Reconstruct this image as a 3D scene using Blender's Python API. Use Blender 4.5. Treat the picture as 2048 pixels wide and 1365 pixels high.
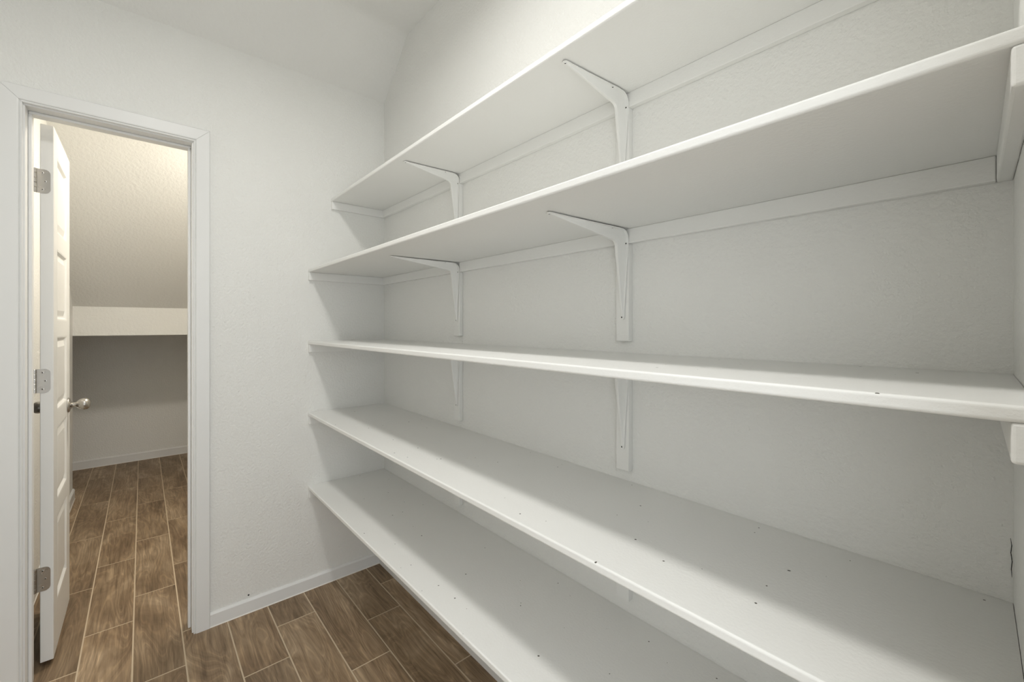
import bpy, bmesh, math, random
from mathutils import Vector, Matrix

random.seed(7)
for o in list(bpy.data.objects):
    bpy.data.objects.remove(o, do_unlink=True)
S = bpy.context.scene
COL = S.collection

# ------------------------------------------------------------------ camera
cam_d = bpy.data.cameras.new('camera')
cam = bpy.data.objects.new('camera', cam_d)
COL.objects.link(cam)
cam.location = (2.2063, -0.9963, 1.2789)
cam.rotation_euler = (math.pi / 2, 0, 0.855)
cam_d.sensor_fit = 'HORIZONTAL'
cam_d.sensor_width = 36.0
cam_d.lens = 850.19 / 2048 * 36.0
cam_d.shift_y = -(682.5 - 652.06) / 2048
cam_d.clip_start = 0.005
S.camera = cam

# ------------------------------------------------------------------ world, exposure
W = bpy.data.worlds.new('world')
S.world = W
W.use_nodes = True
bg = W.node_tree.nodes['Background']
bg.inputs['Color'].default_value = (0.93, 0.97, 1.0, 1)      # daylight of the room the camera stands in
bg.inputs['Strength'].default_value = 2.6
S.view_settings.view_transform = 'Standard'
S.view_settings.look = 'None'
S.view_settings.gamma = 1.0
S.view_settings.use_curve_mapping = False
S.view_settings.exposure = 0.0
PANTRY_LIGHT = 11.8         # watts of the two ceiling lamps
CLOSET_LIGHT = 14.8

# ------------------------------------------------------------------ materials
def srgb(r, g, b):
    f = lambda c: (c / 255) / 12.92 if c / 255 <= 0.04045 else ((c / 255 + 0.055) / 1.055) ** 2.4
    return (f(r), f(g), f(b), 1)

def new_mat(name):
    m = bpy.data.materials.new(name)
    m.use_nodes = True
    nt = m.node_tree
    return m, nt, nt.nodes['Principled BSDF']

def N(nt, kind, **inp):
    n = nt.nodes.new(kind)
    for k, v in inp.items():
        n.inputs[k.replace('_', ' ')].default_value = v
    return n

def paint(name, col, rough=0.55, bump_scale=0, bump=0.0, dist=0.002, specks=0.0, mottling=0.03):
    m, nt, b = new_mat(name)
    L = nt.links.new
    b.inputs['Roughness'].default_value = rough
    b.inputs['Specular IOR Level'].default_value = 0.35
    tc = nt.nodes.new('ShaderNodeTexCoord')
    n1 = N(nt, 'ShaderNodeTexNoise', Scale=2.2, Detail=3.0)
    L(tc.outputs['Object'], n1.inputs['Vector'])
    mix = nt.nodes.new('ShaderNodeMix'); mix.data_type = 'RGBA'
    mix.inputs['A'].default_value = tuple(c * (1 - mottling) for c in col[:3]) + (1,)
    mix.inputs['B'].default_value = tuple(min(1, c * (1 + mottling)) for c in col[:3]) + (1,)
    L(n1.outputs['Fac'], mix.inputs['Factor'])
    out = mix.outputs['Result']
    if specks:
        # chips in the paint: rare small dark spots with a jagged outline
        nz = N(nt, 'ShaderNodeTexNoise', Scale=140.0, Detail=2.0)
        L(tc.outputs['Object'], nz.inputs['Vector'])
        add = nt.nodes.new('ShaderNodeVectorMath'); add.operation = 'MULTIPLY_ADD'
        L(nz.outputs['Color'], add.inputs[0])
        add.inputs[1].default_value = (0.004, 0.004, 0.0)
        oi = nt.nodes.new('ShaderNodeObjectInfo')       # every board has its own chips
        cz = nt.nodes.new('ShaderNodeCombineXYZ'); sz = nt.nodes.new('ShaderNodeSeparateXYZ')
        L(oi.outputs['Location'], sz.inputs[0]); L(sz.outputs['Z'], cz.inputs['X']); L(sz.outputs['Z'], cz.inputs['Y'])
        sc = nt.nodes.new('ShaderNodeVectorMath'); sc.operation = 'MULTIPLY_ADD'
        L(cz.outputs[0], sc.inputs[0]); sc.inputs[1].default_value = (7.3, 11.9, 0)
        L(tc.outputs['Object'], sc.inputs[2])
        L(sc.outputs[0], add.inputs[2])
        v = N(nt, 'ShaderNodeTexVoronoi'); v.voronoi_dimensions = '2D'; v.inputs['Scale'].default_value = specks
        L(add.outputs[0], v.inputs['Vector'])
        sep = nt.nodes.new('ShaderNodeSeparateColor')
        L(v.outputs['Color'], sep.inputs[0])
        rr = nt.nodes.new('ShaderNodeMath'); rr.operation = 'MULTIPLY'      # spot radius per cell
        rp = nt.nodes.new('ShaderNodeMath'); rp.operation = 'POWER'; rp.inputs[1].default_value = 3.0
        L(sep.outputs[0], rp.inputs[0]); L(rp.outputs[0], rr.inputs[0])
        rr.inputs[1].default_value = 0.0023 * specks
        cmp_ = nt.nodes.new('ShaderNodeMath'); cmp_.operation = 'LESS_THAN'
        L(v.outputs['Distance'], cmp_.inputs[0]); L(rr.outputs[0], cmp_.inputs[1])
        geo = nt.nodes.new('ShaderNodeNewGeometry'); nz2 = nt.nodes.new('ShaderNodeSeparateXYZ')
        L(geo.outputs['True Normal'], nz2.inputs[0])
        up = nt.nodes.new('ShaderNodeMath'); up.operation = 'GREATER_THAN'; up.inputs[1].default_value = 0.7
        L(nz2.outputs['Z'], up.inputs[0])                # only the worn top face is chipped
        both = nt.nodes.new('ShaderNodeMath'); both.operation = 'MULTIPLY'
        L(cmp_.outputs[0], both.inputs[0]); L(up.outputs[0], both.inputs[1])
        m2 = nt.nodes.new('ShaderNodeMix'); m2.data_type = 'RGBA'
        L(both.outputs[0], m2.inputs['Factor']); L(out, m2.inputs['A'])
        m2.inputs['B'].default_value = (0.10, 0.095, 0.08, 1)
        out = m2.outputs['Result']
    L(out, b.inputs['Base Color'])
    if bump_scale:
        n2 = N(nt, 'ShaderNodeTexNoise', Scale=bump_scale, Detail=3.0, Roughness=0.55)
        L(tc.outputs['Object'], n2.inputs['Vector'])
        bp = N(nt, 'ShaderNodeBump', Strength=bump, Distance=dist)
        L(n2.outputs['Fac'], bp.inputs['Height'])
        L(bp.outputs['Normal'], b.inputs['Normal'])
    return m

WALLC = (0.868, 0.866, 0.835, 1)
M_wall = paint('wall_paint', WALLC, 0.6, 95, 0.55, 0.006)
M_ceil = paint('ceiling_paint', (0.83, 0.828, 0.80, 1), 0.7, 60, 0.45, 0.006)
M_shelf = paint('shelf_enamel', (0.88, 0.878, 0.85, 1), 0.42, 170, 0.25, 0.002, specks=13.0)
M_cleat = paint('cleat_enamel', (0.88, 0.878, 0.85, 1), 0.45, 130, 0.30, 0.002)
M_brkt = paint('bracket_enamel', (0.88, 0.878, 0.85, 1), 0.4)
M_trim = paint('trim_enamel', (0.85, 0.85, 0.835, 1), 0.35)
M_door = paint('door_enamel', (0.86, 0.855, 0.83, 1), 0.35)

def plain(name, col, rough=0.5, metal=0.0):
    m, nt, b = new_mat(name)
    tc = nt.nodes.new('ShaderNodeTexCoord')
    n1 = N(nt, 'ShaderNodeTexNoise', Scale=40.0, Detail=2.0)
    nt.links.new(tc.outputs['Object'], n1.inputs['Vector'])
    mp = N(nt, 'ShaderNodeMapRange')
    mp.inputs['To Min'].default_value = rough * 0.9
    mp.inputs['To Max'].default_value = min(1, rough * 1.1)
    nt.links.new(n1.outputs['Fac'], mp.inputs['Value'])
    nt.links.new(mp.outputs['Result'], b.inputs['Roughness'])
    b.inputs['Base Color'].default_value = col
    b.inputs['Metallic'].default_value = metal
    return m

M_nickel = plain('satin_nickel', (0.46, 0.44, 0.41, 1), 0.28, 1.0)
M_dark = plain('dark_hole', (0.012, 0.011, 0.010, 1), 0.8)
M_caulk = paint('caulk', (0.90, 0.88, 0.82, 1), 0.5)
M_grout = paint('tan_grout', (0.60, 0.49, 0.35, 1), 0.9, 200, 0.2, 0.001, mottling=0.12)

def emit(name, col, strength):
    m, nt, b = new_mat(name)
    b.inputs['Base Color'].default_value = (0.9, 0.9, 0.9, 1)
    b.inputs['Emission Color'].default_value = col
    b.inputs['Emission Strength'].default_value = strength
    return m
M_lamp1 = emit('pantry_lamp_glow', (1.0, 0.985, 0.95, 1), 12.0)
M_lamp2 = emit('closet_lamp_glow', (1.0, 0.92, 0.80, 1), 12.0)

def wood_tile():
    m, nt, b = new_mat('wood_look_tile')
    L = nt.links.new
    tc = nt.nodes.new('ShaderNodeTexCoord')
    oi = nt.nodes.new('ShaderNodeObjectInfo')
    mul = nt.nodes.new('ShaderNodeMath'); mul.operation = 'MULTIPLY'; mul.inputs[1].default_value = 37.0
    L(oi.outputs['Random'], mul.inputs[0])
    cmb = nt.nodes.new('ShaderNodeCombineXYZ')
    L(mul.outputs[0], cmb.inputs[0]); L(mul.outputs[0], cmb.inputs[2])
    off = nt.nodes.new('ShaderNodeVectorMath'); off.operation = 'ADD'
    L(tc.outputs['Object'], off.inputs[0]); L(cmb.outputs[0], off.inputs[1])
    def stretched(sx, sy, scale, detail, distort=0.0, rough=0.6):
        mp = nt.nodes.new('ShaderNodeMapping')
        mp.inputs['Scale'].default_value = (sx, sy, 1)
        L(off.outputs[0], mp.inputs['Vector'])
        n = N(nt, 'ShaderNodeTexNoise', Scale=scale, Detail=detail, Distortion=distort, Roughness=rough)
        L(mp.outputs[0], n.inputs['Vector'])
        return n.outputs['Fac']
    broad = stretched(1.0, 2.6, 2.6, 4.0, 0.7)
    streak = stretched(0.8, 15.0, 5.0, 5.0, 0.4, 0.6)
    fine = stretched(1.8, 70.0, 6.0, 3.0, 0.2)
    field = stretched(0.75, 4.6, 2.4, 1.5, 0.5, 0.45)      # its contour lines are the cathedral grain
    sm = nt.nodes.new('ShaderNodeMath'); sm.operation = 'MULTIPLY'; sm.inputs[1].default_value = 85.0
    L(field, sm.inputs[0])
    sn = nt.nodes.new('ShaderNodeMath'); sn.operation = 'SINE'
    L(sm.outputs[0], sn.inputs[0])
    sq = N(nt, 'ShaderNodeMapRange'); sq.inputs['From Min'].default_value = -1.0
    L(sn.outputs[0], sq.inputs['Value'])
    grain = sq.outputs['Result']
    def ramp(fac, stops):
        r = nt.nodes.new('ShaderNodeValToRGB')
        el = r.color_ramp.elements
        el[0].position, el[0].color = stops[0]
        el[1].position, el[1].color = stops[-1]
        for p, c in stops[1:-1]:
            e = el.new(p); e.color = c
        L(fac, r.inputs['Fac'])
        return r.outputs['Color']
    c1 = ramp(broad, [(0.30, (0.150, 0.100, 0.058, 1)), (0.50, (0.222, 0.156, 0.095, 1)), (0.70, (0.315, 0.235, 0.155, 1))])
    c2 = ramp(streak, [(0.30, (0.62, 0.59, 0.55, 1)), (0.45, (0.92, 0.91, 0.90, 1)), (0.56, (1.0, 1.0, 1.0, 1)), (0.70, (1.28, 1.28, 1.27, 1))])
    c3 = ramp(fine, [(0.36, (0.88, 0.87, 0.86, 1)), (0.60, (1.06, 1.06, 1.06, 1))])
    c4 = ramp(grain, [(0.02, (0.86, 0.85, 0.83, 1)), (0.18, (0.98, 0.98, 0.98, 1)), (0.85, (1.0, 1.0, 1.0, 1)), (0.99, (1.22, 1.22, 1.20, 1))])
    def mult(a, c):
        x = nt.nodes.new('ShaderNodeMix'); x.data_type = 'RGBA'; x.blend_type = 'MULTIPLY'
        x.inputs['Factor'].default_value = 1.0
        L(a, x.inputs['A']); L(c, x.inputs['B'])
        return x.outputs['Result']
    c = mult(mult(mult(c1, c2), c3), c4)
    hsv = nt.nodes.new('ShaderNodeHueSaturation')
    mr = N(nt, 'ShaderNodeMapRange')
    mr.inputs['To Min'].default_value = 1.12; mr.inputs['To Max'].default_value = 1.55
    L(oi.outputs['Random'], mr.inputs['Value'])
    L(mr.outputs['Result'], hsv.inputs['Value'])
    L(c, hsv.inputs['Color'])
    L(hsv.outputs['Color'], b.inputs['Base Color'])
    b.inputs['Roughness'].default_value = 0.48
    b.inputs['Specular IOR Level'].default_value = 0.4
    bp = N(nt, 'ShaderNodeBump', Strength=0.15, Distance=0.001)
    L(streak, bp.inputs['Height'])
    L(bp.outputs['Normal'], b.inputs['Normal'])
    return m
M_tile = wood_tile()

# ------------------------------------------------------------------ mesh helpers
def finish(bm, name, mat, parent=None, loc=(0, 0, 0), smooth=False):
    bmesh.ops.recalc_face_normals(bm, faces=bm.faces)
    me = bpy.data.meshes.new(name)
    bm.to_mesh(me); bm.free()
    for mm in (mat if isinstance(mat, (list, tuple)) else [mat]):
        me.materials.append(mm)
    if smooth:
        for p in me.polygons:
            p.use_smooth = True
    return link(name, me, parent, loc)

def link(name, me, parent=None, loc=(0, 0, 0)):
    o = bpy.data.objects.new(name, me)
    COL.objects.link(o)
    o.parent = parent
    o.location = loc
    return o

def add_box(bm, lo, hi, bevel=0.0, seg=2):
    v = [bm.verts.new((x, y, z)) for x in (lo[0], hi[0]) for y in (lo[1], hi[1]) for z in (lo[2], hi[2])]
    idx = [(0, 1, 3, 2), (4, 6, 7, 5), (0, 4, 5, 1), (2, 3, 7, 6), (0, 2, 6, 4), (1, 5, 7, 3)]
    fs = [bm.faces.new([v[i] for i in f]) for f in idx]
    if bevel:
        es = list({e for f in fs for e in f.edges})
        bmesh.ops.bevel(bm, geom=es, offset=bevel, segments=seg, affect='EDGES', profile=0.5)

def box(name, lo, hi, mat, parent=None, bevel=0.0, seg=2):
    """box given in the parent's space; its origin is the centre of its base"""
    c = ((lo[0] + hi[0]) / 2, (lo[1] + hi[1]) / 2, lo[2])
    bm = bmesh.new()
    add_box(bm, [a - b for a, b in zip(lo, c)], [a - b for a, b in zip(hi, c)], bevel, seg)
    return finish(bm, name, mat, parent, c)

def prism(bm, pts, axis, a, b):
    """closed polygon pts (2-D) extruded along an axis from a to b"""
    def P(p, t):
        if axis == 'x': return (t, p[0], p[1])
        if axis == 'y': return (p[0], t, p[1])
        return (p[0], p[1], t)
    A = [bm.verts.new(P(p, a)) for p in pts]
    B = [bm.verts.new(P(p, b)) for p in pts]
    n = len(pts)
    fs = [bm.faces.new(A), bm.faces.new(B[::-1])]
    for i in range(n):
        fs.append(bm.faces.new((A[i], B[i], B[(i + 1) % n], A[(i + 1) % n])))
    return fs

def lathe(bm, prof, seg=28, M=None, mi=0):
    """prof: list of (r, h) revolved about +z, M maps it to place"""
    M = M or Matrix.Identity(4)
    rings = []
    for r, h in prof:
        if r < 1e-6:
            rings.append([bm.verts.new(M @ Vector((0, 0, h)))])
        else:
            rings.append([bm.verts.new(M @ Vector((r * math.cos(2 * math.pi * k / seg), r * math.sin(2 * math.pi * k / seg), h))) for k in range(seg)])
    for a, b in zip(rings, rings[1:]):
        for k in range(seg):
            q = [a[k % len(a)], a[(k + 1) % len(a)], b[(k + 1) % len(b)], b[k % len(b)]]
            u = []
            for t in q:
                if t not in u: u.append(t)
            if len(u) > 2:
                f = bm.faces.new(u); f.material_index = mi

def empty(name, loc, kind=None):
    o = bpy.data.objects.new(name, None)
    COL.objects.link(o)
    o.location = loc
    o.empty_display_size = 0.1
    return o

def tag(o, label, cat=None, group=None, kind=None):
    o['label'] = label
    if cat: o['category'] = cat
    if group: o['group'] = group
    if kind: o['kind'] = kind
    return o

def struct(o, label=None):
    o['kind'] = 'structure'
    if label: o['label'] = label
    return o

# ------------------------------------------------------------------ key measures (metres)
CEIL = 2.728                 # flat ceiling
SLOPE_Z0, SLOPE_X1 = 2.492, 0.262
ROOM_Y = -1.79               # wall opposite the shelves
JR, JL = -0.841, -1.301      # door jamb faces
HEAD = 2.040
WT = 0.115                   # door wall thickness
BACK_X = -3.17               # far wall of the closet
def right_x(y): return 2.219 - 0.0282 * y     # the right wall is a little out of square

# ------------------------------------------------------------------ floor: grout bed with wood-look plank tiles
FX0, FX1, FY0, FY1 = -3.20, 3.05, -2.02, 0.05
floor = struct(box('floor', (FX0, FY0, -0.06), (FX1, FY1, -0.0005), M_grout), 'brown wood-look plank tile floor with tan grout joints')
ROW0, ROWH = -1.0245, 0.1530
tile_cache = {}
def tile_mesh(l, w):
    k = (round(l, 4), round(w, 4))
    if k not in tile_cache:
        bm = bmesh.new()
        add_box(bm, (-l / 2, -w / 2, -0.008), (l / 2, w / 2, 0.0), 0.0009, 1)
        me = bpy.data.meshes.new('plank_tile')
        bmesh.ops.recalc_face_normals(bm, faces=bm.faces)
        bm.to_mesh(me); bm.free()
        me.materials.append(M_tile)
        tile_cache[k] = me
    return tile_cache[k]
ANCHOR = {1: -0.699, 2: -0.925, 0: -1.154}    # one measured joint of each of the three staggered rows
def seen(x0, x1, y0, y1):
    for rx0, rx1, ry0, ry1 in ((0, 3.05, ROOM_Y, 0), (-2.30, 0.0, -1.385, -0.36), (BACK_X, -2.28, -2.0, -0.36)):
        if x1 > rx0 and x0 < rx1 and y1 > ry0 and y0 < ry1:
            return True
    return False
GAP = 0.0040
for k in range(-7, 8):
    y0, y1 = max(ROW0 + k * ROWH, FY0), min(ROW0 + (k + 1) * ROWH, FY1)
    if y1 - y0 < 0.02: continue
    js = [ANCHOR[k % 3]]
    while js[-1] < FX1: js.append(js[-1] + (0.664 if js[-1] > -0.93 else 0.681))
    while js[0] > FX0: js.insert(0, js[0] - 0.685)
    for xa, xb in zip(js, js[1:]):
        xa, xb = max(xa, FX0), min(xb, FX1)
        if xb - xa < 0.02 or not seen(xa, xb, y0, y1): continue
        l, w = xb - xa - GAP, y1 - y0 - GAP
        t = link('plank_tile', tile_mesh(l, w), floor)
        t.location = ((xa + xb) / 2 - (FX0 + FX1) / 2, (y0 + y1) / 2 - (FY0 + FY1) / 2, 0.06)
        if random.random() < 0.5: t.rotation_euler.z = math.pi

# ------------------------------------------------------------------ pantry walls and ceiling
TOP = 2.90
def wall(name, boxes, label, mat=M_wall):
    bm = bmesh.new()
    for lo, hi in boxes: add_box(bm, lo, hi)
    return struct(finish(bm, name, mat), label)

wall('wall_left', [((-WT, JR + 0.018, 0), (0, 0.0, TOP)),
                   ((-WT, ROOM_Y - 0.1, 0), (0, JL - 0.018, TOP)),
                   ((-WT, JL - 0.018, HEAD + 0.018), (0, JR + 0.018, TOP))], 'white textured wall with the open closet doorway')
wall('wall_back', [((-WT, 0.0, 0), (3.05, 0.1, TOP))], 'white textured wall behind the long shelves')
wall('wall_front', [((0, ROOM_Y - 0.1, 0), (2.35, ROOM_Y, TOP))], 'white textured wall opposite the shelves')
bm = bmesh.new()
prism(bm, [(right_x(0), 0.0), (right_x(-0.58), -0.58), (right_x(-0.58) + 0.115, -0.58), (right_x(0) + 0.115, 0.0)], 'z', 0, TOP)
prism(bm, [(right_x(-1.30), -1.30), (right_x(ROOM_Y), ROOM_Y), (right_x(ROOM_Y) + 0.115, ROOM_Y), (right_x(-1.30) + 0.115, -1.30)], 'z', 0, TOP)
prism(bm, [(right_x(-0.58), -0.58), (right_x(-1.30), -1.30), (right_x(-1.30) + 0.115, -1.30), (right_x(-0.58) + 0.115, -0.58)], 'z', 2.10, TOP)
struct(finish(bm, 'wall_right', M_wall), 'white textured wall at the right end of the shelves')

# ceiling: flat with a sloped strip falling to the door wall (soft fold between them)
bm = bmesh.new()
pts = [(0.0, SLOPE_Z0)]
d = Vector((SLOPE_X1, CEIL - SLOPE_Z0)).normalized()
f0 = Vector((SLOPE_X1, CEIL)) - d * 0.03
f2 = Vector((SLOPE_X1 + 0.03, CEIL))
for i in range(7):
    t = i / 6
    p = f0 * (1 - t) ** 2 + Vector((SLOPE_X1, CEIL)) * 2 * t * (1 - t) + f2 * t * t
    pts.append((p.x, p.y))
pts += [(2.40, CEIL), (2.40, TOP + 0.02), (0.0, TOP + 0.02)]
prism(bm, pts, 'y', ROOM_Y, 0.0)
struct(finish(bm, 'ceiling', M_ceil), 'white pantry ceiling with a sloped strip above the closet door')

# ------------------------------------------------------------------ closet shell
BEAM_X, BEAM_Z0, BEAM_Z1 = -2.29, 1.204, 1.424
CL_Y, CR_Y, CLO_C = -1.385, -0.36, 2.50
wall('wall_closet_end', [((BACK_X - 0.1, -2.1, 0), (BACK_X, CR_Y + 0.1, 1.5))], 'shadowed grey wall at the far end of the closet')
wall('wall_closet_right', [((BACK_X, CR_Y, 0), (-WT, CR_Y + 0.1, 2.7))], 'right wall of the closet')
wall('wall_closet_left', [((BEAM_X, CL_Y - 0.1, 0), (-WT, CL_Y, 2.7)), ((BACK_X, -2.1, 0), (BEAM_X, -2.0, 1.5)),
                          ((BEAM_X, -2.1, 0), (BEAM_X + 0.1, CL_Y - 0.1, 1.5))], 'left wall of the closet')
m = 0.84
xt = BEAM_X + (CLO_C - BEAM_Z1) / m
bm = bmesh.new()
prism(bm, [(BEAM_X, BEAM_Z0), (BEAM_X, BEAM_Z1), (xt, CLO_C), (-WT, CLO_C), (-WT, 2.72), (BACK_X, 2.72), (BACK_X, BEAM_Z0)], 'y', -2.1, CR_Y)
struct(finish(bm, 'ceiling_closet', M_ceil), 'sloped closet ceiling ending in a low white soffit')

# ------------------------------------------------------------------ baseboards
def baseboard(name, p0, p1, inward, label, h=0.060, th=0.012, bead=True):
    p0, p1, n = Vector(p0), Vector(p1), Vector(inward).normalized()
    prof = [(0, 0), (th, 0), (th, h - 0.008), (th * 0.45, h), (0, h)]
    bm = bmesh.new()
    A = [bm.verts.new((p0.x + n.x * a, p0.y + n.y * a, z)) for a, z in prof]
    B = [bm.verts.new((p1.x + n.x * a, p1.y + n.y * a, z)) for a, z in prof]
    bm.faces.new(A); bm.faces.new(B[::-1])
    for i in range(len(prof)):
        j = (i + 1) % len(prof)
        bm.faces.new((A[i], B[i], B[j], A[j]))
    o = struct(finish(bm, name, M_trim), label)
    if bead:                      # pale caulk line where the board meets the tiles
        bm = bmesh.new()
        q = [(th - 0.001, 0.0003), (th + 0.0028, 0.0003), (th + 0.0006, 0.0040), (th - 0.001, 0.0040)]
        A = [bm.verts.new((p0.x + n.x * a, p0.y + n.y * a, z)) for a, z in q]
        B = [bm.verts.new((p1.x + n.x * a, p1.y + n.y * a, z)) for a, z in q]
        bm.faces.new(A); bm.faces.new(B[::-1])
        for i in range(4):
            bm.faces.new((A[i], B[i], B[(i + 1) % 4], A[(i + 1) % 4]))
        finish(bm, 'caulk_bead', M_caulk, o)
    return o
baseboard('baseboard_left', (0, -0.7815, 0), (0, 0, 0), (1, 0), 'white baseboard below the door wall')
baseboard('baseboard_left_far', (0, ROOM_Y, 0), (0, -1.3605, 0), (1, 0), 'white baseboard left of the closet door')
baseboard('baseboard_back', (0.012, 0, 0), (right_x(0), 0, 0), (0, -1), 'white baseboard under the lowest shelf', th=0.034, bead=False)
baseboard('baseboard_front', (0.012, ROOM_Y, 0), (2.25, ROOM_Y, 0), (0, 1), 'white baseboard opposite the shelves')
baseboard('baseboard_closet_end', (BACK_X, -2.0, 0), (BACK_X, CR_Y, 0), (1, 0), 'white baseboard at the far end of the closet', 0.075)
baseboard('baseboard_closet_left', (BEAM_X, CL_Y, 0), (-0.20, CL_Y, 0), (0, 1), 'white baseboard of the closet left wall', 0.075)

# ------------------------------------------------------------------ door casing (mitred) and jamb
def casing():
    root = struct(empty('trim_1', (0, (JL + JR) / 2, 0)), 'white mitred casing around the closet doorway')
    oy = (JL + JR) / 2
    w = 0.056
    # profile: distance from the opening -> thickness
    prof = [(0.0, 0.0), (0.0, 0.0105), (0.0025, 0.0125), (0.0045, 0.0125), (0.006, 0.0105), (0.0085, 0.0150), (0.012, 0.0160), (w - 0.003, 0.0160), (w, 0.0135), (w, 0.0)]
    yr, yl, zh = JR + 0.005, JL - 0.005, HEAD + 0.005
    def sweep(name, f0, f1):
        bm = bmesh.new()
        A = [bm.verts.new((t, f0(d)[0] - oy, f0(d)[1])) for d, t in prof]
        B = [bm.verts.new((t, f1(d)[0] - oy, f1(d)[1])) for d, t in prof]
        bm.faces.new(A); bm.faces.new(B[::-1])
        for i in range(len(prof)):
            j = (i + 1) % len(prof)
            bm.faces.new((A[i], B[i], B[j], A[j]))
        finish(bm, name, M_trim, root)
    g = 0.0004      # hairline at the mitres
    sweep('casing_side', lambda d: (yr + d, 0.0), lambda d: (yr + d, zh + d - g))
    sweep('casing_side', lambda d: (yl - d, 0.0), lambda d: (yl - d, zh + d - g))
    sweep('casing_head', lambda d: (yr + d - g, zh + d), lambda d: (yl - d + g, zh + d))
casing()

def jamb():
    root = struct(empty('trim_2', (-WT / 2, (JL + JR) / 2, 0)), 'white jamb and stop lining the closet doorway')
    ox, oy = -WT / 2, (JL + JR) / 2
    def b(name, lo, hi, bev=0.0012):
        box(name, (lo[0] - ox, lo[1] - oy, lo[2]), (hi[0] - ox, hi[1] - oy, hi[2]), M_trim, root, bev)
    b('jamb_side', (-WT - 0.002, JR, 0), (0.0, JR + 0.018, HEAD))
    b('jamb_side', (-WT - 0.002, JL - 0.018, 0), (0.0, JL, HEAD))
    b('jamb_head', (-WT - 0.002, JL - 0.018, HEAD), (0.0, JR + 0.018, HEAD + 0.018))
    b('door_stop', (-0.080, JR - 0.010, 0), (-0.045, JR, HEAD - 0.010), 0.003)
    b('door_stop', (-0.080, JL, 0), (-0.045, JL + 0.010, HEAD - 0.010), 0.003)
    b('door_stop', (-0.080, JL, HEAD - 0.010), (-0.045, JR, HEAD), 0.003)
jamb()

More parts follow.
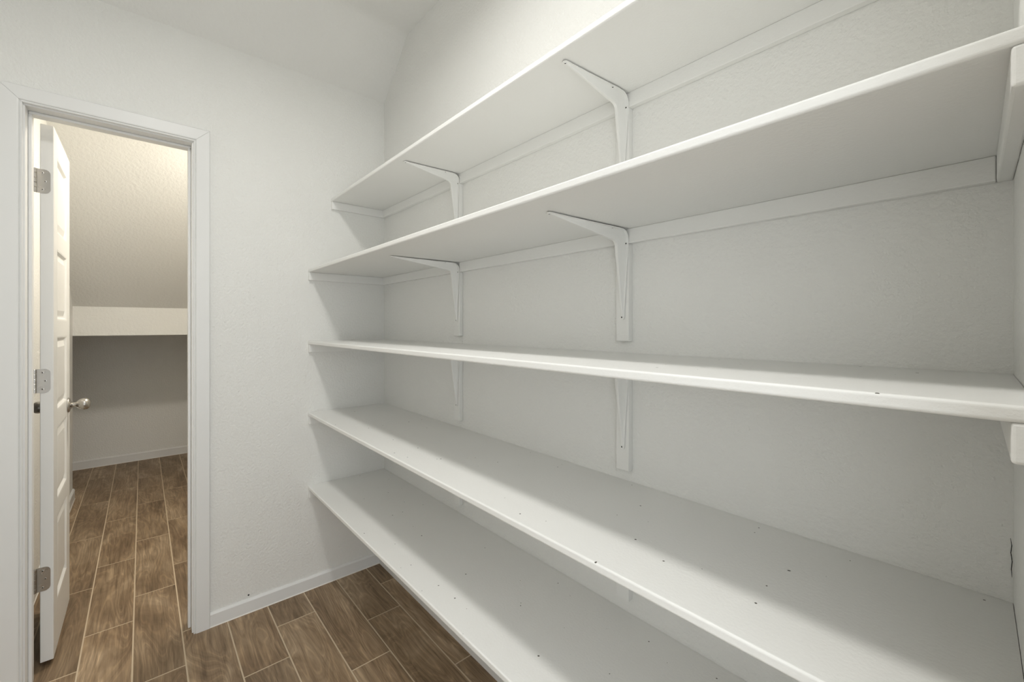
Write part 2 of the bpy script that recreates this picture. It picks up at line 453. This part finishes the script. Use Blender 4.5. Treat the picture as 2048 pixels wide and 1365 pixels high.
# ------------------------------------------------------------------ closet door, open at a right angle
def closet_door():
    X0, X1 = -0.142, -0.606          # hinge edge, latch edge
    YB, YF = -1.284, -1.249          # back face, visible face
    Z0, Z1 = 0.020, 2.034
    O = Vector((X0, (YB + YF) / 2, Z0))
    root = struct(empty('door_1', O), 'white five-panel closet door standing open into the closet')
    w, th, h = X0 - X1, YF - YB, Z1 - Z0
    # local frame: x from 0 to -w, y -th/2..th/2, z 0..h
    zs = [(0.180, 0.510), (0.575, 0.860), (0.925, 1.215), (1.280, 1.560), (1.625, 1.920)]
    sx = 0.092
    slab = None
    bm = bmesh.new()
    add_box(bm, (-sx, -th / 2, 0), (0, th / 2, h), 0.0015, 1)
    add_box(bm, (-w, -th / 2, 0), (-w + sx, th / 2, h), 0.0015, 1)
    zz = [0.0] + [v for p in zs for v in p] + [h]
    for a, b in zip(zz[0::2], zz[1::2]):
        add_box(bm, (-w + sx - 0.001, -th / 2, a), (-sx + 0.001, th / 2, b))
    slab = finish(bm, 'door_slab', M_door, root)
    # panel: moulded bevel falling from the frame, flat margin, then a raised field (both faces)
    for a, b in zs:
        bm = bmesh.new()
        pw, ph = w - 2 * sx, b - a
        for s in (1, -1):
            steps = [(0.0, th / 2), (0.006, th / 2 - 0.001), (0.014, th / 2 - 0.009), (0.020, th / 2 - 0.009), (0.042, th / 2 - 0.003), (0.046, th / 2 - 0.003)]
            rings = []
            for d, y in steps:
                rings.append([bm.verts.new((x, s * y, z)) for x, z in ((-d - 0.0, d), (-pw + d, d), (-pw + d, ph - d), (-d, ph - d))])
            for r0, r1 in zip(rings, rings[1:]):
                for i in range(4):
                    bm.faces.new((r0[i], r0[(i + 1) % 4], r1[(i + 1) % 4], r1[i]))
            bm.faces.new(rings[-1])
        finish(bm, 'door_panel', M_door, slab, (-sx, 0, a))
    # knobs, one on each face
    kx, kz = -w + 0.060, 0.922 - Z0
    for s in (1, -1):
        M = Matrix.Rotation(-s * math.pi / 2, 4, 'X')
        k = None
        bm = bmesh.new()
        prof = [(0.0105, 0.010), (0.0100, 0.020), (0.0105, 0.026), (0.0150, 0.030), (0.0215, 0.037), (0.0252, 0.046), (0.0262, 0.054), (0.0245, 0.062), (0.0195, 0.0685), (0.0105, 0.0725), (0.0, 0.0735)]
        lathe(bm, prof, 32, M)
        k = finish(bm, 'door_knob', M_nickel, root, (kx, s * th / 2, kz), True)
        bm = bmesh.new()
        lathe(bm, [(0.0, 0.0), (0.0325, 0.0), (0.0325, 0.003), (0.029, 0.007), (0.018, 0.0100), (0.0125, 0.014), (0.0105, 0.016)], 32, M)
        finish(bm, 'rose', M_nickel, k, (0, 0, 0), True)
    box('latch_plate', (-w - 0.0008, -0.0125, kz - 0.028), (-w + 0.001, 0.0125, kz + 0.028), M_nickel, root)
    # hinges
    for zc in (1.819, 1.073, 0.332):
        lz = zc - Z0
        bm = bmesh.new()
        H, yl, yr, r = 0.0445, -0.0275, 0.0095, 0.016
        poly = [(yl, -H), (yr - r, -H)]
        for i in range(1, 7): poly.append((yr - r + r * math.sin(i * math.pi / 12), -H + r - r * math.cos(i * math.pi / 12)))
        for i in range(0, 7): poly.append((yr - r + r * math.cos(i * math.pi / 12), H - r + r * math.sin(i * math.pi / 12)))
        poly.append((yl, H))
        prism(bm, poly, 'x', 0.0, 0.0022)
        hg = finish(bm, 'hinge', M_nickel, root, (0, 0, lz))
        for i in range(5):
            bm = bmesh.new()
            a, b = -H + i * 2 * H / 5, -H + (i + 1) * 2 * H / 5
            lathe(bm, [(0.0, a + 0.0006), (0.0054, a + 0.0006), (0.0058, a + 0.0014), (0.0058, b - 0.0014), (0.0054, b - 0.0006), (0.0, b - 0.0006)], 18)
            finish(bm, 'knuckle', M_nickel, hg, (0.0060, yl - 0.0030, 0))
        for y, z in ((-0.0105, 0.031), (-0.0035, 0.0), (-0.0105, -0.031)):
            bm = bmesh.new()
            Mr = Matrix.Rotation(math.pi / 2, 4, 'Y')
            lathe(bm, [(0.0038, 0.0), (0.0036, 0.0006), (0.0018, 0.0009)], 14, Mr)
            lathe(bm, [(0.0018, 0.0009), (0.0, 0.0006)], 14, Mr, 1)
            finish(bm, 'screw', [M_nickel, M_dark], hg, (0.0022, y, z))
closet_door()

# ------------------------------------------------------------------ shelves
T, HC, CT = 0.0163, 0.0386, 0.0175
def bracket_mesh(arm, leg):
    """pressed-steel bracket: arm along -y under the shelf, leg down the wall, raised tapering rib in the inner corner"""
    R = 0.026
    K = 0.052
    hA, hL = 0.027, 0.027
    outer, crest, wid = [], [], []
    nA, nC, nL = 14, 14, 14
    W0 = 0.0195
    def lerp(a, b, t): return (a[0] + (b[0] - a[0]) * t, a[1] + (b[1] - a[1]) * t)
    def width(t):             # t = 0 at tip, 1 at corner
        return 0.0068 + (W0 - 0.0068) * t ** 1.25
    ts = [0.0, 0.006, 0.015, 0.03] + [0.03 + 0.97 * (i / (nA - 4)) for i in range(1, nA - 3)]
    for t in ts:
        outer.append(lerp((-arm, 0.0), (-K, 0.0), t))
        crest.append(lerp((-arm, 0.0), (-K, -hA), max(0.0, (t - 0.05) / 0.95)))
        wid.append(width(t) * (math.sqrt(max(0.0, 1 - (1 - min(1, t / 0.03)) ** 2)) if t < 0.03 else 1) + 0.0002)
    P0, P1, P2 = (-K, -hA), (-hL * 0.95, -hA * 0.95 - 0.001), (-hL, -K)
    for i in range(1, nC):
        t = i / nC
        # outer corner: straight, quarter circle, straight
        s = t * (2 * (K - R) + R * math.pi / 2)
        if s < K - R: o = (-K + s, 0.0)
        elif s < K - R + R * math.pi / 2:
            a = (s - (K - R)) / R
            o = (-R + R * math.sin(a), -R + R * math.cos(a))
        else: o = (0.0, -R - (s - (K - R) - R * math.pi / 2))
        outer.append(o)
        crest.append(tuple(P0[j] * (1 - t) ** 2 + P1[j] * 2 * t * (1 - t) + P2[j] * t * t for j in (0, 1)))
        wid.append(W0 + 0.0005)
    for t in ts[::-1]:
        outer.append(lerp((0.0, -leg), (0.0, -K), t))
        crest.append(lerp((0.0, -leg), (-hL, -K), max(0.0, (t - 0.05) / 0.95)))
        wid.append(width(t) * (math.sqrt(max(0.0, 1 - (1 - min(1, t / 0.03)) ** 2)) if t < 0.03 else 1) + 0.0002)
    us = [-1, -0.78, -0.62, -0.50, -0.40, -0.30, -0.20, -0.10, 0, 0.10, 0.20, 0.30, 0.40, 0.50, 0.62, 0.78, 1]
    def bump(u):
        t = min(1.0, max(0.0, (0.60 - abs(u)) / 0.40))
        return t * t * (3 - 2 * t)
    bm = bmesh.new()
    th = 0.0015                              # sheet thickness, closed off flat at the back
    rows, backs = [], []
    for o, c, w in zip(outer, crest, wid):
        if o[1] > -1e-9: n = (0.0, 1.0)
        elif o[0] > -1e-9: n = (1.0, 0.0)
        else:
            l = math.hypot(o[0] + R, o[1] + R)
            n = ((o[0] + R) / l, (o[1] + R) / l)
        f = (o[0] - n[0] * th, o[1] - n[1] * th)
        rows.append([bm.verts.new((u * w, f[0] + (c[0] - o[0]) * bump(u), f[1] + (c[1] - o[1]) * bump(u))) for u in us])
        backs.append([bm.verts.new((u * w, o[0], o[1])) for u in (-1, 1)])
    for a, b, p, q in zip(rows, rows[1:], backs, backs[1:]):
        for i in range(len(us) - 1):
            bm.faces.new((a[i], a[i + 1], b[i + 1], b[i]))
        bm.faces.new((p[0], q[0], q[1], p[1]))
        bm.faces.new((a[0], b[0], q[0], p[0]))
        bm.faces.new((a[-1], p[1], q[1], b[-1]))
    for r, k in ((rows[0], backs[0]), (rows[-1], backs[-1])):
        bm.faces.new(r + [k[1], k[0]])
    bmesh.ops.recalc_face_normals(bm, faces=bm.faces)
    me = bpy.data.meshes.new('bracket')
    bm.to_mesh(me); bm.free()
    me.materials.append(M_brkt)
    for p in me.polygons: p.use_smooth = True
    me.set_sharp_from_angle(angle=math.radians(50))
    return me

def screw_mesh(axis):
    bm = bmesh.new()
    M = Matrix.Rotation(math.pi, 4, 'X') if axis == 'z' else Matrix.Rotation(math.pi / 2, 4, 'X')
    lathe(bm, [(0.0040, 0.0), (0.0036, 0.0012), (0.0021, 0.0017)], 14, M)
    lathe(bm, [(0.0021, 0.0017), (0.0, 0.0008)], 14, M, 1)
    bmesh.ops.recalc_face_normals(bm, faces=bm.faces)
    me = bpy.data.meshes.new('screw')
    bm.to_mesh(me); bm.free()
    me.materials.append(M_brkt); me.materials.append(M_dark)
    return me
SCREW_Z, SCREW_Y = screw_mesh('z'), screw_mesh('y')
BR_S = bracket_mesh(0.236, 0.240)
BR_L = bracket_mesh(0.290, 0.240)
ARM = {id(BR_S): 0.236, id(BR_L): 0.290}
BX = (0.733, 1.535)

def board_mesh(d):
    bm = bmesh.new()
    e = 0.0006
    pts = [(e, -d), (right_x(-d) - e, -d), (right_x(0) - e, -e), (e, -e)]
    prism(bm, pts, 'z', -T, 0)
    bm.edges.ensure_lookup_table()
    es = [ed for ed in bm.edges if all(abs(v.co.y + d) < 1e-5 for v in ed.verts) and abs(ed.verts[0].co.z - ed.verts[1].co.z) < 1e-5]
    bmesh.ops.bevel(bm, geom=es, offset=0.0038, segments=4, affect='EDGES', profile=0.5)
    return bm

def shelf(z, d, label, bl):
    root = tag(empty('wall_shelf', (0, 0, z)), label, 'shelf', 'long shelves along the pantry wall')
    finish(board_mesh(d), 'board', M_shelf, root)
    zb = -T
    # side cleats and back cleat under the board
    box('side_cleat', (0.0, -d + 0.001, zb - HC), (CT, 0.0, zb), M_cleat, root, 0.0022)
    bm = bmesh.new()
    prism(bm, [(right_x(-d) - CT, -d + 0.001), (right_x(-d), -d + 0.001), (right_x(0), 0), (right_x(0) - CT, 0)], 'z', zb - HC, zb)
    bmesh.ops.bevel(bm, geom=bm.edges[:], offset=0.003, segments=3, affect='EDGES', profile=0.5)
    finish(bm, 'side_cleat', M_cleat, root)
    box('back_cleat', (CT, -CT, zb - HC), (right_x(0) - CT, 0.0, zb), M_cleat, root, 0.0016)
    for bx in BX:
        box('brace_block', (bx - 0.020, -CT, zb - HC - bl), (bx + 0.020, 0.0, zb - HC), M_cleat, root, 0.0016)
        me = BR_S if d < 0.3 else BR_L
        br = link('bracket', me, root, (bx + 0.001, -CT - 0.0012, zb - 0.0035))
        arm = ARM[id(me)]
        for sm, p in ((SCREW_Z, (0.0, -arm + 0.007, -0.0015)), (SCREW_Z, (0.0135, -0.062, -0.0015)),
                      (SCREW_Y, (0.0135, -0.0015, -0.036)), (SCREW_Y, (0.0, -0.0015, -0.240 + 0.007))):
            link('screw', sm, br, p)
    return root

Z = (1.9176, 1.5546, 1.2055, 0.8577, 0.5013)
D = (0.2826, 0.3898, 0.3898, 0.3898, 0.3898)
LAB = ('topmost narrow white wall shelf nearest the sloped ceiling',
       'second white wall shelf from the top, wide, underside and brackets in view',
       'middle white wall shelf at eye level, third from the top',
       'fourth white wall shelf from the top, just above the lowest one',
       'lowest white wall shelf, directly above the tiled floor')
for z, d, l in zip(Z, D, LAB):
    shelf(z, d, l, 0.262)

# ------------------------------------------------------------------ small marks on the walls
wl = bpy.data.objects['wall_left']
bm = bmesh.new()
lathe(bm, [(0.0, 0.0008), (0.0032, 0.0006), (0.0036, 0.0)], 10, Matrix.Rotation(math.pi / 2, 4, 'Y'))
finish(bm, 'nail_hole', M_dark, wl, (0.0, -0.638, 0.0746))
bm = bmesh.new()                   # crack in the caulk of the right corner
pts = [(2.2160, 0.956), (2.2172, 0.945), (2.2163, 0.934), (2.2176, 0.921), (2.2168, 0.909), (2.2174, 0.897)]
prev = None
for i, (x, z) in enumerate(pts):
    w = 0.00045 if 0 < i < len(pts) - 1 else 0.0002
    cur = [bm.verts.new((x - w, 0, z)), bm.verts.new((x + w, 0, z))]
    if prev: bm.faces.new((prev[0], prev[1], cur[1], cur[0]))
    prev = cur
finish(bm, 'caulk_crack', M_dark, bpy.data.objects['wall_back'], (0, -0.0006, 0))

# ------------------------------------------------------------------ lamps
def flush_lamp(name, loc, r, mat, label, watts, col, spread):
    root = tag(empty(name, loc), label, 'ceiling lamp')
    bm = bmesh.new()
    lathe(bm, [(0.0, 0.0), (r + 0.012, 0.0), (r + 0.014, -0.004), (r + 0.012, -0.022), (r, -0.024), (r, -0.016), (0.0, -0.016)], 48)
    finish(bm, 'housing', M_trim, root)
    bm = bmesh.new()
    lathe(bm, [(r - 0.0005, -0.0215), (r * 0.6, -0.0215), (0.0, -0.0215)], 48)
    finish(bm, 'diffuser', mat, root, (0, 0, 0), True)
    ld = bpy.data.lights.new('lamp_light', 'AREA')
    ld.shape = 'DISK'; ld.size = 2 * r - 0.004
    ld.energy = watts; ld.color = col; ld.spread = math.radians(spread)
    lo = bpy.data.objects.new('lamp_light', ld)
    COL.objects.link(lo); lo.parent = root; lo.location = (0, 0, -0.0225)
flush_lamp('ceiling_lamp', (1.36, -0.895, CEIL), 0.10, M_lamp1, 'round white flush ceiling lamp in the pantry', PANTRY_LIGHT, (1.0, 0.985, 0.95), 162)
flush_lamp('ceiling_lamp', (-0.66, -0.50, CLO_C), 0.09, M_lamp2, 'round warm flush ceiling lamp in the closet', CLOSET_LIGHT, (1.0, 0.92, 0.80), 180)
